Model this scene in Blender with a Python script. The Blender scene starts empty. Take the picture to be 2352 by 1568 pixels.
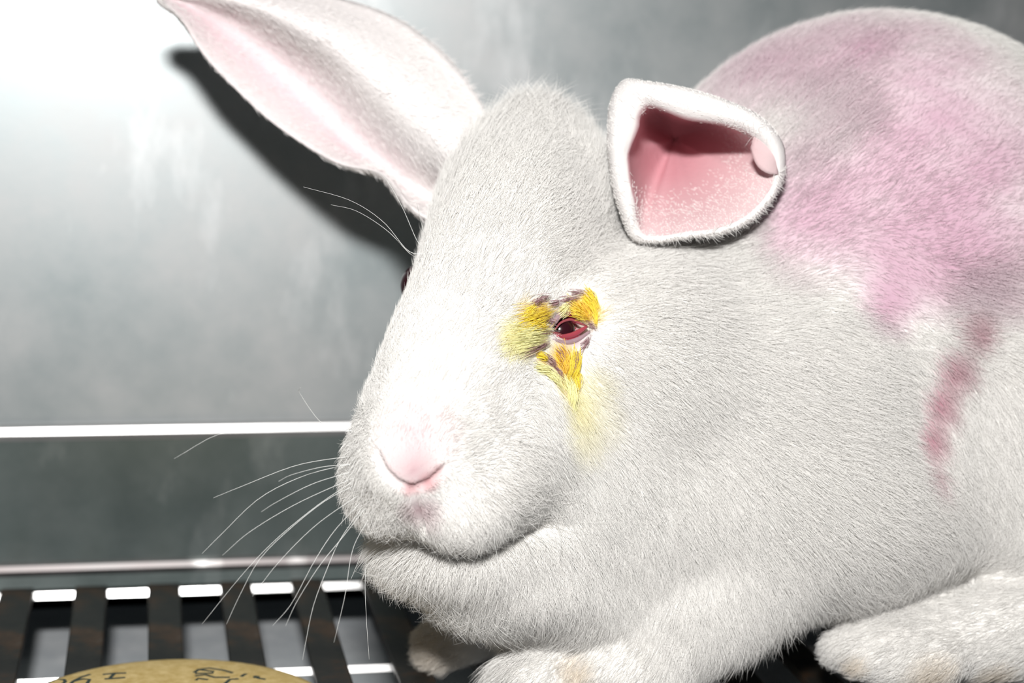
import bpy, bmesh, math, random
import numpy as np
from mathutils import Matrix, Vector

random.seed(7)
rng = np.random.default_rng(7)
FUR = True
S = bpy.context.scene
COL = S.collection
CM = 0.01

# ------------------------------------------------------------------ camera
FPX = 4200.0            # focal length in pixels of the 2352 px wide frame
HCAM = 18.7             # lens height above the grating, cm
W, H = 2352.0, 1568.0


def unit(v):
    v = np.asarray(v, float)
    return v / np.linalg.norm(v)


def camera_axes():
    """World axes expressed in camera coordinates (x right, y up, z back)."""
    yc = unit((-836.0, 754.0, -FPX))               # bars of the grating run along +Y
    a = unit(np.cross((0, 1, 0), -yc))             # one vector across
    b = np.cross(yc, a)
    best = None
    for t in np.linspace(-0.15, 0.15, 601):
        x = a * math.cos(t) + b * math.sin(t)
        if x[0] < 0:
            x = -x
        p = np.array((-770.0, -368.0))
        q = np.array((p[0], p[1], -FPX)) + x * 20.0
        q = q[:2] / -q[2] * FPX
        s = (q[1] - p[1]) / (q[0] - p[0])
        e = abs(s - 0.0244)
        if best is None or e < best[0]:
            best = (e, x)
    x = best[1]
    return np.array([x, yc, np.cross(x, yc)])


R = camera_axes()                                  # rows: world X, Y, Z in camera coordinates
ORI = np.array((0.0, 0.0, HCAM))


def to_world(p):
    """camera centimetres -> world metres"""
    p = np.asarray(p, float)
    return (p @ R.T + ORI) * CM


def to_cam(p):
    return (np.asarray(p, float) / CM - ORI) @ R


def c(px, py, d):
    """point seen at photo pixel (px, py) at distance d cm, camera centimetres"""
    return np.array(((px - W / 2) * d / FPX, (H / 2 - py) * d / FPX, -d))


def pix(p):
    p = np.asarray(p, float)
    return np.stack((W / 2 + p[..., 0] / -p[..., 2] * FPX, H / 2 - p[..., 1] / -p[..., 2] * FPX), -1)


def floor_pt(px, py, z=0.0):
    """world point (cm) of height z seen at pixel"""
    d = R @ np.array(((px - W / 2), (H / 2 - py), -FPX))
    t = (z - HCAM) / d[2]
    return d * t + ORI


def plane_y_pt(px, py, y):
    d = R @ np.array(((px - W / 2), (H / 2 - py), -FPX))
    return d * (y / d[1]) + ORI


cam_data = bpy.data.cameras.new('camera')
cam = bpy.data.objects.new('camera', cam_data)
COL.objects.link(cam)
cam_data.sensor_width = 36.0
cam_data.lens = FPX / W * 36.0
cam_data.clip_start = 0.01
cam_data.clip_end = 20
mw = np.eye(4)
mw[:3, :3] = R
mw[:3, 3] = ORI * CM
cam.matrix_world = Matrix(mw.tolist())
cam_data.dof.use_dof = True
cam_data.dof.focus_distance = 0.475
cam_data.dof.aperture_fstop = 9.0
S.camera = cam

# ------------------------------------------------------------------ world, flash, exposure
world = bpy.data.worlds.new('room')
S.world = world
world.use_nodes = True
world.node_tree.nodes['Background'].inputs[0].default_value = (0.75, 0.85, 0.9, 1)
world.node_tree.nodes['Background'].inputs[1].default_value = 0.025

flash_data = bpy.data.lights.new('camera_flash_offscreen', 'AREA')
flash_data.shape = 'RECTANGLE'
flash_data.size = 0.06
flash_data.size_y = 0.04
flash_data.energy = 5.5
flash_data.color = (1.0, 0.985, 0.96)
flash = bpy.data.objects.new('camera_flash_offscreen', flash_data)
COL.objects.link(flash)
FLASH_C = np.array((-2.0, 19.0, 8.0))
fw = to_world(FLASH_C)
flash.location = fw
tgt = to_world(c(1300, 800, 50))
flash.rotation_euler = Vector(tgt - fw).to_track_quat('-Z', 'Y').to_euler()

vs = S.view_settings
vs.view_transform = 'Standard'
vs.look = 'None'
vs.gamma = 1
vs.use_curve_mapping = False
vs.exposure = 0.0

# ------------------------------------------------------------------ materials


def nodes_of(name):
    m = bpy.data.materials.new(name)
    m.use_nodes = True
    nt = m.node_tree
    return m, nt, nt.nodes['Principled BSDF']


def ramp(nt, src, stops):
    r = nt.nodes.new('ShaderNodeValToRGB')
    els = r.color_ramp.elements
    while len(els) < len(stops):
        els.new(0.5)
    for e, (p, col) in zip(els, stops):
        e.position = p
        e.color = (*col, 1)
    nt.links.new(src, r.inputs[0])
    return r.outputs[0]


def noise(nt, scale, detail=4, rough=0.6, stretch=(1, 1, 1)):
    tc = nt.nodes.new('ShaderNodeTexCoord')
    mp = nt.nodes.new('ShaderNodeMapping')
    mp.inputs['Scale'].default_value = stretch
    n = nt.nodes.new('ShaderNodeTexNoise')
    n.inputs['Scale'].default_value = scale
    n.inputs['Detail'].default_value = detail
    n.inputs['Roughness'].default_value = rough
    nt.links.new(tc.outputs['Object'], mp.inputs[0])
    nt.links.new(mp.outputs[0], n.inputs['Vector'])
    return n.outputs[0]


def mix(nt, fac, a, b, mode='MIX'):
    m = nt.nodes.new('ShaderNodeMix')
    m.data_type = 'RGBA'
    m.blend_type = mode
    for v, k in ((fac, 0), (a, 6), (b, 7)):
        if isinstance(v, (int, float)):
            m.inputs[k].default_value = v
        elif isinstance(v, tuple):
            m.inputs[k].default_value = (*v, 1)
        else:
            nt.links.new(v, m.inputs[k])
    return m.outputs[2]


def bump(nt, h, strength, dist, b):
    bp = nt.nodes.new('ShaderNodeBump')
    bp.inputs['Strength'].default_value = strength
    bp.inputs['Distance'].default_value = dist
    nt.links.new(h, bp.inputs['Height'])
    nt.links.new(bp.outputs[0], b.inputs['Normal'])


def steel(name, c0, c1, rough, metallic, spot=(0.75, 0.75, 0.74)):
    m, nt, b = nodes_of(name)
    n1 = noise(nt, 22, 5, 0.65)
    base = ramp(nt, n1, [(0.3, c0), (0.72, c1)])
    n2 = noise(nt, 42, 4, 0.6, (1, 1, 0.45))
    mask = ramp(nt, n2, [(0.55, (0, 0, 0)), (0.74, (0.5, 0.5, 0.5))])
    base = mix(nt, mask, base, spot)
    nt.links.new(base, b.inputs['Base Color'])
    b.inputs['Metallic'].default_value = metallic
    r = ramp(nt, n1, [(0.2, (rough - 0.06,) * 3), (0.8, (rough + 0.08,) * 3)])
    nt.links.new(r, b.inputs['Roughness'])
    n3 = noise(nt, 120, 4, 0.6)
    bump(nt, n3, 0.03, 0.0004, b)
    return m


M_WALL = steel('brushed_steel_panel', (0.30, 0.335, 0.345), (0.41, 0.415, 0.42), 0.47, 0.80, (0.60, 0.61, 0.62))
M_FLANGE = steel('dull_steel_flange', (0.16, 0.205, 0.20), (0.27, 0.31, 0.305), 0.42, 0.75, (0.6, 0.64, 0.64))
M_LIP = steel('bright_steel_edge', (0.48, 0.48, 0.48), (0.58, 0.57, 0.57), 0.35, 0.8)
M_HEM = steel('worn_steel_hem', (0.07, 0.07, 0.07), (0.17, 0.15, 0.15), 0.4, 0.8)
M_ROD = steel('steel_rod', (0.52, 0.52, 0.52), (0.60, 0.59, 0.59), 0.30, 1.0)


def slat_material():
    m, nt, b = nodes_of('stained_slat_steel')
    n1 = noise(nt, 45, 5, 0.65, (1, 1, 1))
    base = ramp(nt, n1, [(0.34, (0.006, 0.006, 0.006)), (0.5, (0.018, 0.016, 0.013)), (0.62, (0.055, 0.027, 0.012)), (0.8, (0.12, 0.10, 0.085))])
    nt.links.new(base, b.inputs['Base Color'])
    b.inputs['Metallic'].default_value = 0.3
    b.inputs['Roughness'].default_value = 0.5
    bump(nt, n1, 0.3, 0.001, b)
    return m


M_SLAT = slat_material()


def plain(name, col, rough=0.6, metallic=0.0, nscale=None, c2=None):
    m, nt, b = nodes_of(name)
    b.inputs['Roughness'].default_value = rough
    b.inputs['Metallic'].default_value = metallic
    if nscale:
        n = noise(nt, nscale, 5, 0.65)
        nt.links.new(ramp(nt, n, [(0.3, col), (0.7, c2)]), b.inputs['Base Color'])
    else:
        b.inputs['Base Color'].default_value = (*col, 1)
    return m


M_TRAY = plain('galvanised_tray', (0.40, 0.43, 0.46), 0.6, 0.0, 90, (0.56, 0.58, 0.60))
M_GROUND = plain('grey_floor_paint', (0.22, 0.22, 0.21), 0.7, 0, 12, (0.30, 0.30, 0.29))
M_CARD = plain('tan_card', (0.52, 0.36, 0.11), 0.75, 0, 320, (0.74, 0.57, 0.26))
M_INK = plain('dark_green_ink', (0.02, 0.035, 0.028), 0.6)

# ------------------------------------------------------------------ helpers


def mesh_obj(name, verts, faces, mat, parent=None, smooth=False):
    me = bpy.data.meshes.new(name)
    me.from_pydata([tuple(v) for v in verts], [], [tuple(f) for f in faces])
    me.update()
    if mat is not None:
        me.materials.append(mat)
    if smooth:
        me.polygons.foreach_set('use_smooth', [len(p.vertices) <= 4 for p in me.polygons])
    o = bpy.data.objects.new(name, me)
    COL.objects.link(o)
    if parent is not None:
        o.parent = parent
    return o


def tag(o, label=None, cat=None, group=None, kind=None):
    for k, v in (('label', label), ('category', cat), ('group', group), ('kind', kind)):
        if v:
            o[k] = v
    return o


def box(x0, x1, y0, y1, z0, z1, bev=0.0):
    """box in cm (world), optionally bevelled -> metres"""
    bm = bmesh.new()
    bmesh.ops.create_cube(bm, size=1.0)
    for v in bm.verts:
        v.co = Vector(((x0 + x1) / 2 + v.co.x * (x1 - x0), (y0 + y1) / 2 + v.co.y * (y1 - y0), (z0 + z1) / 2 + v.co.z * (z1 - z0)))
    if bev:
        bmesh.ops.bevel(bm, geom=list(bm.edges), offset=bev, segments=2, affect='EDGES', profile=0.5)
    for v in bm.verts:
        v.co *= CM
    me = bpy.data.meshes.new('box')
    bm.to_mesh(me)
    bm.free()
    return me


def link_mesh(name, me, mat, parent=None):
    me.name = name
    if mat and not me.materials:
        me.materials.append(mat)
    o = bpy.data.objects.new(name, me)
    COL.objects.link(o)
    if parent is not None:
        o.parent = parent
    return o


def tube(pts, radii, n=8):
    """tapered tube along points (any units), returns verts, faces"""
    pts = np.asarray(pts, float)
    radii = np.broadcast_to(np.asarray(radii, float), (len(pts),))
    tang = np.gradient(pts, axis=0)
    tang /= np.linalg.norm(tang, axis=1)[:, None]
    ref = np.array((0, 0, 1.0)) if abs(tang[0][2]) < 0.9 else np.array((1.0, 0, 0))
    verts, faces = [], []
    for p, t, r in zip(pts, tang, radii):
        u = unit(np.cross(t, ref))
        v = np.cross(t, u)
        for k in range(n):
            a = 2 * math.pi * k / n
            verts.append(p + r * (u * math.cos(a) + v * math.sin(a)))
    for i in range(len(pts) - 1):
        for k in range(n):
            faces.append((i * n + k, i * n + (k + 1) % n, (i + 1) * n + (k + 1) % n, (i + 1) * n + k))
    faces.append(tuple(range(n))[::-1])
    faces.append(tuple((len(pts) - 1) * n + k for k in range(n)))
    return verts, faces


# ------------------------------------------------------------------ cage: back wall, flange, grating, tray
YF = floor_pt(420, 1318, 0.35)[1]                 # flange plane
zt = plane_y_pt(420, 992, YF)[2]                  # height of the bright bend
zb = plane_y_pt(420, 1312, YF)[2]
XL, XR = -60.0, 75.0

# wall_back: one bent steel sheet: the upper panel, standing just behind the flange
LEAN = math.tan(math.radians(3.2)) * (60 - zt)
wall = mesh_obj('wall_back', np.array([(XL, YF + 0.5, zt - 0.2), (XR, YF + 0.5, zt - 0.2), (XR, YF + 0.5 + LEAN, 60), (XL, YF + 0.5 + LEAN, 60),
                                      (XL, YF + 0.8, zt - 0.2), (XR, YF + 0.8, zt - 0.2), (XR, YF + 0.8 + LEAN, 60), (XL, YF + 0.8 + LEAN, 60)]) * CM,
                [(0, 1, 2, 3), (7, 6, 5, 4), (0, 4, 5, 1), (3, 2, 6, 7), (0, 3, 7, 4), (1, 5, 6, 2)], M_WALL)
tag(wall, 'brushed stainless steel back panel of the cage', kind='structure')
# trim_1: the lower flange, leaning back a little at the foot
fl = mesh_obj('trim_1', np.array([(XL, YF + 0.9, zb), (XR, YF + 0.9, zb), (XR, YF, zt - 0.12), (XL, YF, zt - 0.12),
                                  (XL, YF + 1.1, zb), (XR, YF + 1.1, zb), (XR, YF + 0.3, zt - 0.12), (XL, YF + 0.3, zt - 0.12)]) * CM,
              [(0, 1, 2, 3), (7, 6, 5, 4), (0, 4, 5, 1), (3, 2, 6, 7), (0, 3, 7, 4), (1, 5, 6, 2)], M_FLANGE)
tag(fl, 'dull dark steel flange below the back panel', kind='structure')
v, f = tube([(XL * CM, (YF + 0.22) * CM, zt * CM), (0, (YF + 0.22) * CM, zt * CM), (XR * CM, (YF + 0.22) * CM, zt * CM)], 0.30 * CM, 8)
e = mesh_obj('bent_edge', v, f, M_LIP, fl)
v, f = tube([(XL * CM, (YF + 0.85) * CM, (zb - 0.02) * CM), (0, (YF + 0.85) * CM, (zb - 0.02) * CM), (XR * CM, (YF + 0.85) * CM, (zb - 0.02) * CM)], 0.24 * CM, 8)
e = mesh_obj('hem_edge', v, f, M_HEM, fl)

# grating: each slat and rod its own part of the floor
floor = bpy.data.objects.new('floor', None)
COL.objects.link(floor)
tag(floor, 'slatted steel grating floor of the cage', kind='structure')
xa = floor_pt(123, 1360)[0]
xb = floor_pt(788, 1340)[0]
PITCH = (xb - xa) / 4
GAP = PITCH * 0.56
SL = PITCH - GAP
slat_me = box(-SL / 2, SL / 2, 12, YF + 0.2, -0.28, 0.0, 0.05)
slat_me.materials.append(M_SLAT)
for k in range(-8, 20):
    o = link_mesh('slat', slat_me, None, floor)
    o.location.x = (xa + (k + 0.5) * PITCH) * CM
    o.location.y = 0
YR1 = floor_pt(420, 1354, -0.4)[1]
YR2 = floor_pt(665, 1539, -0.4)[1]
for y in (YR1, YR2, 2 * YR2 - YR1, 3 * YR2 - 2 * YR1):
    xs0, xs1 = xa - 8.5 * PITCH, xa + 20.5 * PITCH
    wv_, nv_ = np.array((0, math.sin(math.radians(24)), math.cos(math.radians(24)))), np.array((0, -math.cos(math.radians(24)), math.sin(math.radians(24))))
    v = []
    for xx in (xs0, xs1):
        for a_, b_ in ((0.11, 0), (-0.11, 0), (-0.11, -0.14), (0.11, -0.14)):
            v.append((np.array((xx, y, -0.45)) + wv_ * a_ + nv_ * b_) * CM)
    f = [(0, 1, 5, 4), (1, 2, 6, 5), (2, 3, 7, 6), (3, 0, 4, 7), (3, 2, 1, 0), (4, 5, 6, 7)]
    mesh_obj('cross_bar', v, f, M_ROD, floor)

sa = link_mesh('added_flash_block', box(xa - 9 * PITCH, xa + 21 * PITCH, YR1 + 0.25, YF + 0.8, -0.95, -0.27), M_FLANGE, floor)  # added bar below the slats, stops flash light reaching the tray behind
cs = link_mesh('added_gap_block', box(xa - 9 * PITCH, xa + 21 * PITCH, YF + 0.8, YF + 1.0, -0.95, zb + 0.15), M_FLANGE, floor)  # added strip, shuts the gap where flash light slipped under the flange
YT = YF + 25.0
TZ = -2.6
tray = mesh_obj('dropping_tray', np.array([(XL, 8, TZ), (XR, 8, TZ), (XR, YT, TZ), (XL, YT, TZ), (XL, 8, TZ - 0.2), (XR, 8, TZ - 0.2), (XR, YT, TZ - 0.2), (XL, YT, TZ - 0.2)]) * CM,
                [(0, 1, 2, 3), (7, 6, 5, 4), (0, 4, 5, 1), (3, 2, 6, 7), (0, 3, 7, 4), (1, 5, 6, 2)], M_TRAY)
tag(tray, 'flat grey metal dropping tray under the slatted grating', 'tray')

bk = link_mesh('added_back_sheet', box(XL, XR, YT + 0.05, YT + 0.3, -30, zb + 2.0), M_FLANGE)  # added sheet, hides the room background so the tray space stays dark
tag(bk, 'dull steel sheet added behind the tray space to keep it dark', kind='structure')
gd = link_mesh('ground', box(XL, XR, -40, YT + 0.3, -31, -30), M_GROUND)
tag(gd, 'grey painted floor far below the cage', kind='structure')

# round card lying on the slats, writing upside down to the lens
dc = floor_pt(405, 1700, 0.1)
far = floor_pt(372, 1513, 0.15)
near_l, near_r = floor_pt(125, 1568, 0.1), floor_pt(735, 1568, 0.1)
chord = np.linalg.norm((near_r - near_l)[:2])
sag = far[1] - (near_l[1] + near_r[1]) / 2
DR = (chord * chord / 4 + sag * sag) / (2 * sag)
DCX, DCY = far[0] + 0.15, far[1] - DR
rows_, NA = [(0.0, 0.30), (0.4, 0.29), (0.75, 0.25), (0.95, 0.19), (0.99, 0.15), (1.0, 0.10), (0.99, 0.03), (0.9, 0.0), (0.0, 0.0)], 64
dv, df = [], []
for r_, z_ in rows_:
    for k in range(NA):
        a = 2 * math.pi * k / NA
        dv.append((r_ * DR * math.cos(a) * CM, r_ * DR * math.sin(a) * CM, z_ * CM))
for i in range(len(rows_) - 1):
    for k in range(NA):
        df.append((i * NA + k, (i + 1) * NA + k, (i + 1) * NA + (k + 1) % NA, i * NA + (k + 1) % NA))
card = bpy.data.objects.new('round_card', None)
COL.objects.link(card)
card.location = (DCX * CM, DCY * CM, 0.0)
tag(card, 'round tan card with dark handwriting lying on the slats', 'card')
bmc = mesh_obj('disc', dv, df, M_CARD, card, True)
bm = bmesh.new(); bm.from_mesh(bmc.data); bmesh.ops.remove_doubles(bm, verts=bm.verts, dist=1e-6); bmesh.ops.recalc_face_normals(bm, faces=bm.faces); bm.to_mesh(bmc.data); bm.free()
STROKES = [[(112, 1574), (116, 1564), (130, 1559), (147, 1560), (150, 1566), (140, 1575)],
           [(208, 1549), (186, 1556), (168, 1566), (158, 1578)], [(170, 1566), (190, 1561), (206, 1563), (200, 1574)],
           [(236, 1551), (262, 1549), (290, 1549)], [(264, 1549), (258, 1555), (253, 1561)], [(240, 1563), (262, 1562), (288, 1560)],
           [(535, 1549), (512, 1542), (480, 1537), (456, 1541), (446, 1549)], [(456, 1541), (490, 1546), (488, 1550), (448, 1551)], [(448, 1557), (472, 1554), (492, 1560), (528, 1560)], [(450, 1568), (455, 1563), (478, 1566)],
           [(554, 1558), (560, 1553), (566, 1550)], [(516, 1576), (528, 1565), (548, 1563)], [(584, 1555), (594, 1561), (610, 1563)], [(582, 1560), (596, 1556)]]


def disc_z(x, y):
    r = math.hypot(x, y) / DR
    return float(np.interp(r, [0, 0.4, 0.75, 0.95, 0.99], [0.30, 0.29, 0.25, 0.19, 0.15]))


for st in STROKES:
    pts = []
    for x, y in st:
        q = floor_pt(x, y, 0.2) - np.array((DCX, DCY, 0))
        q[2] = disc_z(q[0], q[1]) + 0.004
        pts.append(q)
    sv, sf = [], []
    wv = 0.055
    for i, q in enumerate(pts):
        t_ = unit((pts[min(i + 1, len(pts) - 1)] - pts[max(i - 1, 0)])[:2])
        nrm = np.array((-t_[1], t_[0], 0)) * wv
        sv += [(q + nrm) * CM, (q - nrm) * CM]
        if i:
            sf.append((2 * i - 2, 2 * i - 1, 2 * i + 1, 2 * i))
    so = mesh_obj('pen_stroke', sv, sf, M_INK, card)

# ------------------------------------------------------------------ rabbit: shape as a distance field in camera centimetres
FV = unit((-0.30, -0.63, 0.716))
LV = np.array((0.931, -0.139, 0.336))
LV = unit(LV - FV * LV.dot(FV))
UV = np.cross(FV, LV)
HO = c(1116, 700, 50.0)
HB = np.array((FV, LV, UV))


def Hd(f, l, u):
    return HO + FV * f + LV * l + UV * u


def d_ell(P, cen, rad, B=None):
    q = P - cen
    if B is not None:
        q = q @ np.asarray(B).T
    rad = np.asarray(rad, float)
    k0 = np.sqrt((((q / rad)) ** 2).sum(-1))
    k1 = np.sqrt(((q / (rad * rad)) ** 2).sum(-1)) + 1e-9
    return k0 * (k0 - 1.0) / k1


def d_cone(P, a, ra, b, rb):
    ab = b - a
    t = np.clip(((P - a) @ ab) / ab.dot(ab), 0, 1)
    q = P - a - t[..., None] * ab
    return np.sqrt((q * q).sum(-1)) - (ra + (rb - ra) * t)


def smin(a, b, k):
    h = np.clip(0.5 + 0.5 * (b - a) / k, 0, 1)
    return b + (a - b) * h - k * h * (1 - h)


def smax(a, b, k):
    return -smin(-a, -b, k)


def rotz(deg):
    a = math.radians(deg)
    return np.array(((math.cos(a), math.sin(a), 0), (-math.sin(a), math.cos(a), 0), (0, 0, 1)))


PRIMS = []


def E(cen, rad, k=1.0, B=None):
    PRIMS.append((lambda P: d_ell(P, cen, rad, B), k))


def K(a, ra, b, rb, k=0.8):
    PRIMS.append((lambda P: d_cone(P, a, ra, b, rb), k))


# head
E(Hd(-2.4, 0.3, 0.45), (4.0, 2.35, 3.0), 0.5, HB)
E(Hd(1.5, 0.2, -0.2), (4.6, 2.15, 2.55), 1.0, HB)
E(Hd(4.9, 0.1, -0.75), (2.4, 2.0, 1.95), 0.9, HB)
E(Hd(5.3, 1.1, -1.55), (1.9, 1.45, 1.25), 0.5, HB)
E(Hd(5.3, -0.75, -1.3), (1.9, 1.35, 1.22), 0.5, HB)
K(Hd(-0.5, 0, 1.9), 1.0, Hd(6.5, 0, 0.1), 0.8, 0.8)
E(Hd(1.2, 1.8, -2.0), (2.9, 1.5, 2.1), 1.0, HB)
E(Hd(3.6, 1.75, -1.75), (2.3, 1.5, 1.6), 0.9, HB)
E(Hd(1.2, -1.2, -2.0), (2.9, 1.3, 2.1), 1.0, HB)
E(c(1080, 1266, 48.7), (2.4, 1.25, 2.0), 0.25)
E(c(1185, 1330, 49.6), (2.4, 1.25, 2.2), 0.7)
E(c(1310, 1130, 49.3), (1.7, 2.0, 1.6), 1.4)
# neck, chest, trunk
E(c(1490, 860, 51.8), (3.3, 3.6, 3.3), 1.6)
E(c(1400, 1180, 52.3), (3.9, 3.4, 3.6), 1.4)
E(c(1330, 1370, 51.2), (2.7, 1.9, 2.4), 1.0)
E(c(1850, 930, 53.5), (4.4, 5.0, 4.4), 1.8)
E(c(2030, 680, 56.5), (8.3, 8.7, 6.0), 2.0)
E(c(1850, 1180, 53.0), (5.5, 3.0, 4.0), 2.0)
E(c(2430, 1000, 53.0), (3.6, 5.6, 3.2), 0.8)
# forelegs and paws
K(c(1760, 1310, 50.8), 1.5, c(1500, 1500, 50.0), 1.15, 0.8)
E(c(1440, 1540, 50.0), (1.75, 1.0, 1.3), 0.4)
K(c(1330, 1400, 51.5), 1.3, c(1240, 1540, 50.2), 0.9, 0.7)
E(c(1235, 1555, 50.0), (1.15, 0.9, 1.3), 0.3)
K(c(1130, 1400, 53.5), 1.2, c(1010, 1480, 53.2), 0.7, 0.5)
# hind foot
K(c(2380, 1440, 51.5), 1.45, c(2050, 1480, 51.2), 1.05, 0.5)
for tx, ty, td in ((1930, 1490, 51.2), (1985, 1510, 50.6), (2060, 1525, 50.2)):
    K(c(tx + 100, ty - 15, td), 0.65, c(tx, ty, td), 0.5, 0.6)

GROOVES = []                                       # (points, radius, blend)


def d_base(P):
    d = None
    for fn, k in PRIMS:
        e = fn(P)
        d = e if d is None else smin(d, e, k)
    d = smax(d, -d_ell(P, c(1545, 312, 51.9), (1.75, 1.45, 2.8)), 0.2)
    wz = P @ R[2] + HCAM
    wy = P @ R[1]
    d = smax(d, 0.05 - wz, 0.25)
    d = smax(d, wy - (YF + 0.1), 0.3)
    return d


def d_full(P):
    d = d_base(P)
    for pts, r, k in GROOVES:
        g = None
        for a, b in zip(pts[:-1], pts[1:]):
            e = d_cone(P, a, r, b, r)
            g = e if g is None else np.minimum(g, e)
        d = smax(d, -g, k)
    return d


def grad(fn, P, h=0.02):
    g = np.empty_like(P)
    for i in range(3):
        o = np.zeros(3)
        o[i] = h
        g[..., i] = (fn(P + o) - fn(P - o)) / (2 * h)
    return g


def hit(px, py, off=0.0, fn=None):
    fn = fn or d_base
    r = unit(((px - W / 2), (H / 2 - py), -FPX))
    t = 38.0
    for _ in range(200):
        d = float(fn((r * t)[None])[0]) - off
        if d < 0.004:
            break
        t += d * 0.7
        if t > 75:
            return None
    return r * t


def hits(pl, off=0.0):
    return [q for q in (hit(x, y, off) for x, y in pl) if q is not None]


# grooves of nose and mouth, laid on the surface
g_nose = hits([(866, 1045), (882, 1080), (908, 1106), (945, 1124), (985, 1108), (1024, 1076)])
g_phil = hits([(947, 1124), (956, 1155), (964, 1185), (974, 1212)])
g_mouth = hits([(868, 1226), (930, 1228), (1000, 1236), (1060, 1256), (1120, 1268), (1190, 1270), (1245, 1255)])
eye_n = hit(1306, 750)
GROOVES.append((g_nose, 0.10, 0.10))
GROOVES.append((g_phil, 0.05, 0.14))
GROOVES.append((hits([(1278, 752), (1306, 750), (1338, 752)], -0.12), 0.24, 0.16))


def surface_nets(fn, lo, hi, vox):
    ax = [np.arange(lo[i], hi[i] + vox, vox) for i in range(3)]
    shape = tuple(len(a) for a in ax)
    V = np.empty(shape, np.float32)
    for i in range(shape[0]):
        yy, zz = np.meshgrid(ax[1], ax[2], indexing='ij')
        P = np.stack((np.full_like(yy, ax[0][i]), yy, zz), -1)
        V[i] = fn(P.reshape(-1, 3)).reshape(yy.shape)
    inside = V < 0
    n = tuple(s - 1 for s in shape)
    acc = np.zeros(n + (3,), np.float32)
    cnt = np.zeros(n, np.float32)
    corners = [(i, j, k) for i in (0, 1) for j in (0, 1) for k in (0, 1)]
    sub = lambda A, q: A[q[0]:q[0] + n[0], q[1]:q[1] + n[1], q[2]:q[2] + n[2]]
    for a in corners:
        for d in range(3):
            if a[d]:
                continue
            b = list(a)
            b[d] = 1
            va, vb = sub(V, a), sub(V, b)
            cr = (va < 0) != (vb < 0)
            t = np.where(cr, va / np.where(cr, va - vb, 1), 0)
            for k in range(3):
                acc[..., k] += np.where(cr, a[k] + (t if k == d else 0), 0)
            cnt += cr
    act = cnt > 0
    idx = -np.ones(n, np.int64)
    idx[act] = np.arange(act.sum())
    ijk = np.argwhere(act)
    verts = (acc[act] / cnt[act][:, None] + ijk) * vox + np.asarray(lo)
    faces = []
    for d in range(3):
        u, w = (d + 1) % 3, (d + 2) % 3
        s0 = [slice(None)] * 3
        s1 = [slice(None)] * 3
        s0[d] = slice(0, -1)
        s1[d] = slice(1, None)
        A, B = inside[tuple(s0)], inside[tuple(s1)]
        e = np.argwhere(A != B)
        ok = (e[:, u] > 0) & (e[:, w] > 0) & (e[:, u] < n[u]) & (e[:, w] < n[w])
        e = e[ok]
        fl_ = A[e[:, 0], e[:, 1], e[:, 2]]
        q = []
        for du, dw in ((-1, -1), (0, -1), (0, 0), (-1, 0)):
            g = e.copy()
            g[:, u] += du
            g[:, w] += dw
            q.append(idx[g[:, 0], g[:, 1], g[:, 2]])
        q = np.stack(q, 1)
        q[~fl_] = q[~fl_][:, ::-1]
        faces.append(q)
    return verts, np.concatenate(faces)


VOX = 0.22
bv, bf = surface_nets(d_full, (-7.5, -11.5, -64.5), (23.0, 12.0, -42.0), VOX)
for _ in range(3):
    g = grad(d_full, bv)
    bv = bv - g * (d_full(bv) / ((g * g).sum(1) + 1e-6))[:, None] * 0.8


def refine(v, f, sel):
    """split the selected quads into four, neighbours get the matching midpoints as n-gons; returns faces as list"""
    f = np.asarray(f)
    em = {}
    nv = [v]
    base = len(v)
    extra = []
    sf = f[sel]

    def mid(a, b):
        nonlocal base
        k = (a, b) if a < b else (b, a)
        if k not in em:
            em[k] = base
            extra.append((v[a] + v[b]) / 2)
            base += 1
        return em[k]
    out = []
    for q in sf.tolist():
        m = [mid(q[i], q[(i + 1) % 4]) for i in range(4)]
        ci = base
        extra.append(v[q].mean(0))
        base += 1
        for i in range(4):
            out.append((q[i], m[i], ci, m[i - 1]))
    rest = []
    for q in f[~sel].tolist():
        r = []
        for i in range(4):
            a, b = q[i], q[(i + 1) % 4]
            r.append(a)
            k = (a, b) if a < b else (b, a)
            if k in em:
                r.append(em[k])
        rest.append(tuple(r))
    return np.concatenate((v, np.array(extra))), out, rest


def near_any(p, pts, r):
    m = np.zeros(len(p), bool)
    for q in pts:
        m |= ((p - q) ** 2).sum(1) < r * r
    return m


detail_pts = g_nose + g_phil + g_mouth + [eye_n]
fc = bv[bf].mean(1)
sel = near_any(fc, detail_pts, 1.1)
v2, q2, rest = refine(bv, bf, sel)
q2 = np.array(q2)
sel2 = near_any(v2[q2].mean(1), detail_pts, 0.6)
v3, q3, rest2 = refine(v2, q2, sel2)
# rest faces of the first level stay as they are (their shared edges already carry the midpoints)
isn = np.zeros(len(v3), bool)
isn[len(bv):] = True
for _ in range(3):
    p = v3[isn]
    g = grad(d_full, p, 0.01)
    st = d_full(p) / ((g * g).sum(1) + 1e-6)
    v3[isn] = p - g * np.clip(st, -0.1, 0.1)[:, None] * 0.8
body_v = v3
body_f = [tuple(q) for q in q3] + list(rest2) + list(rest)


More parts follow.
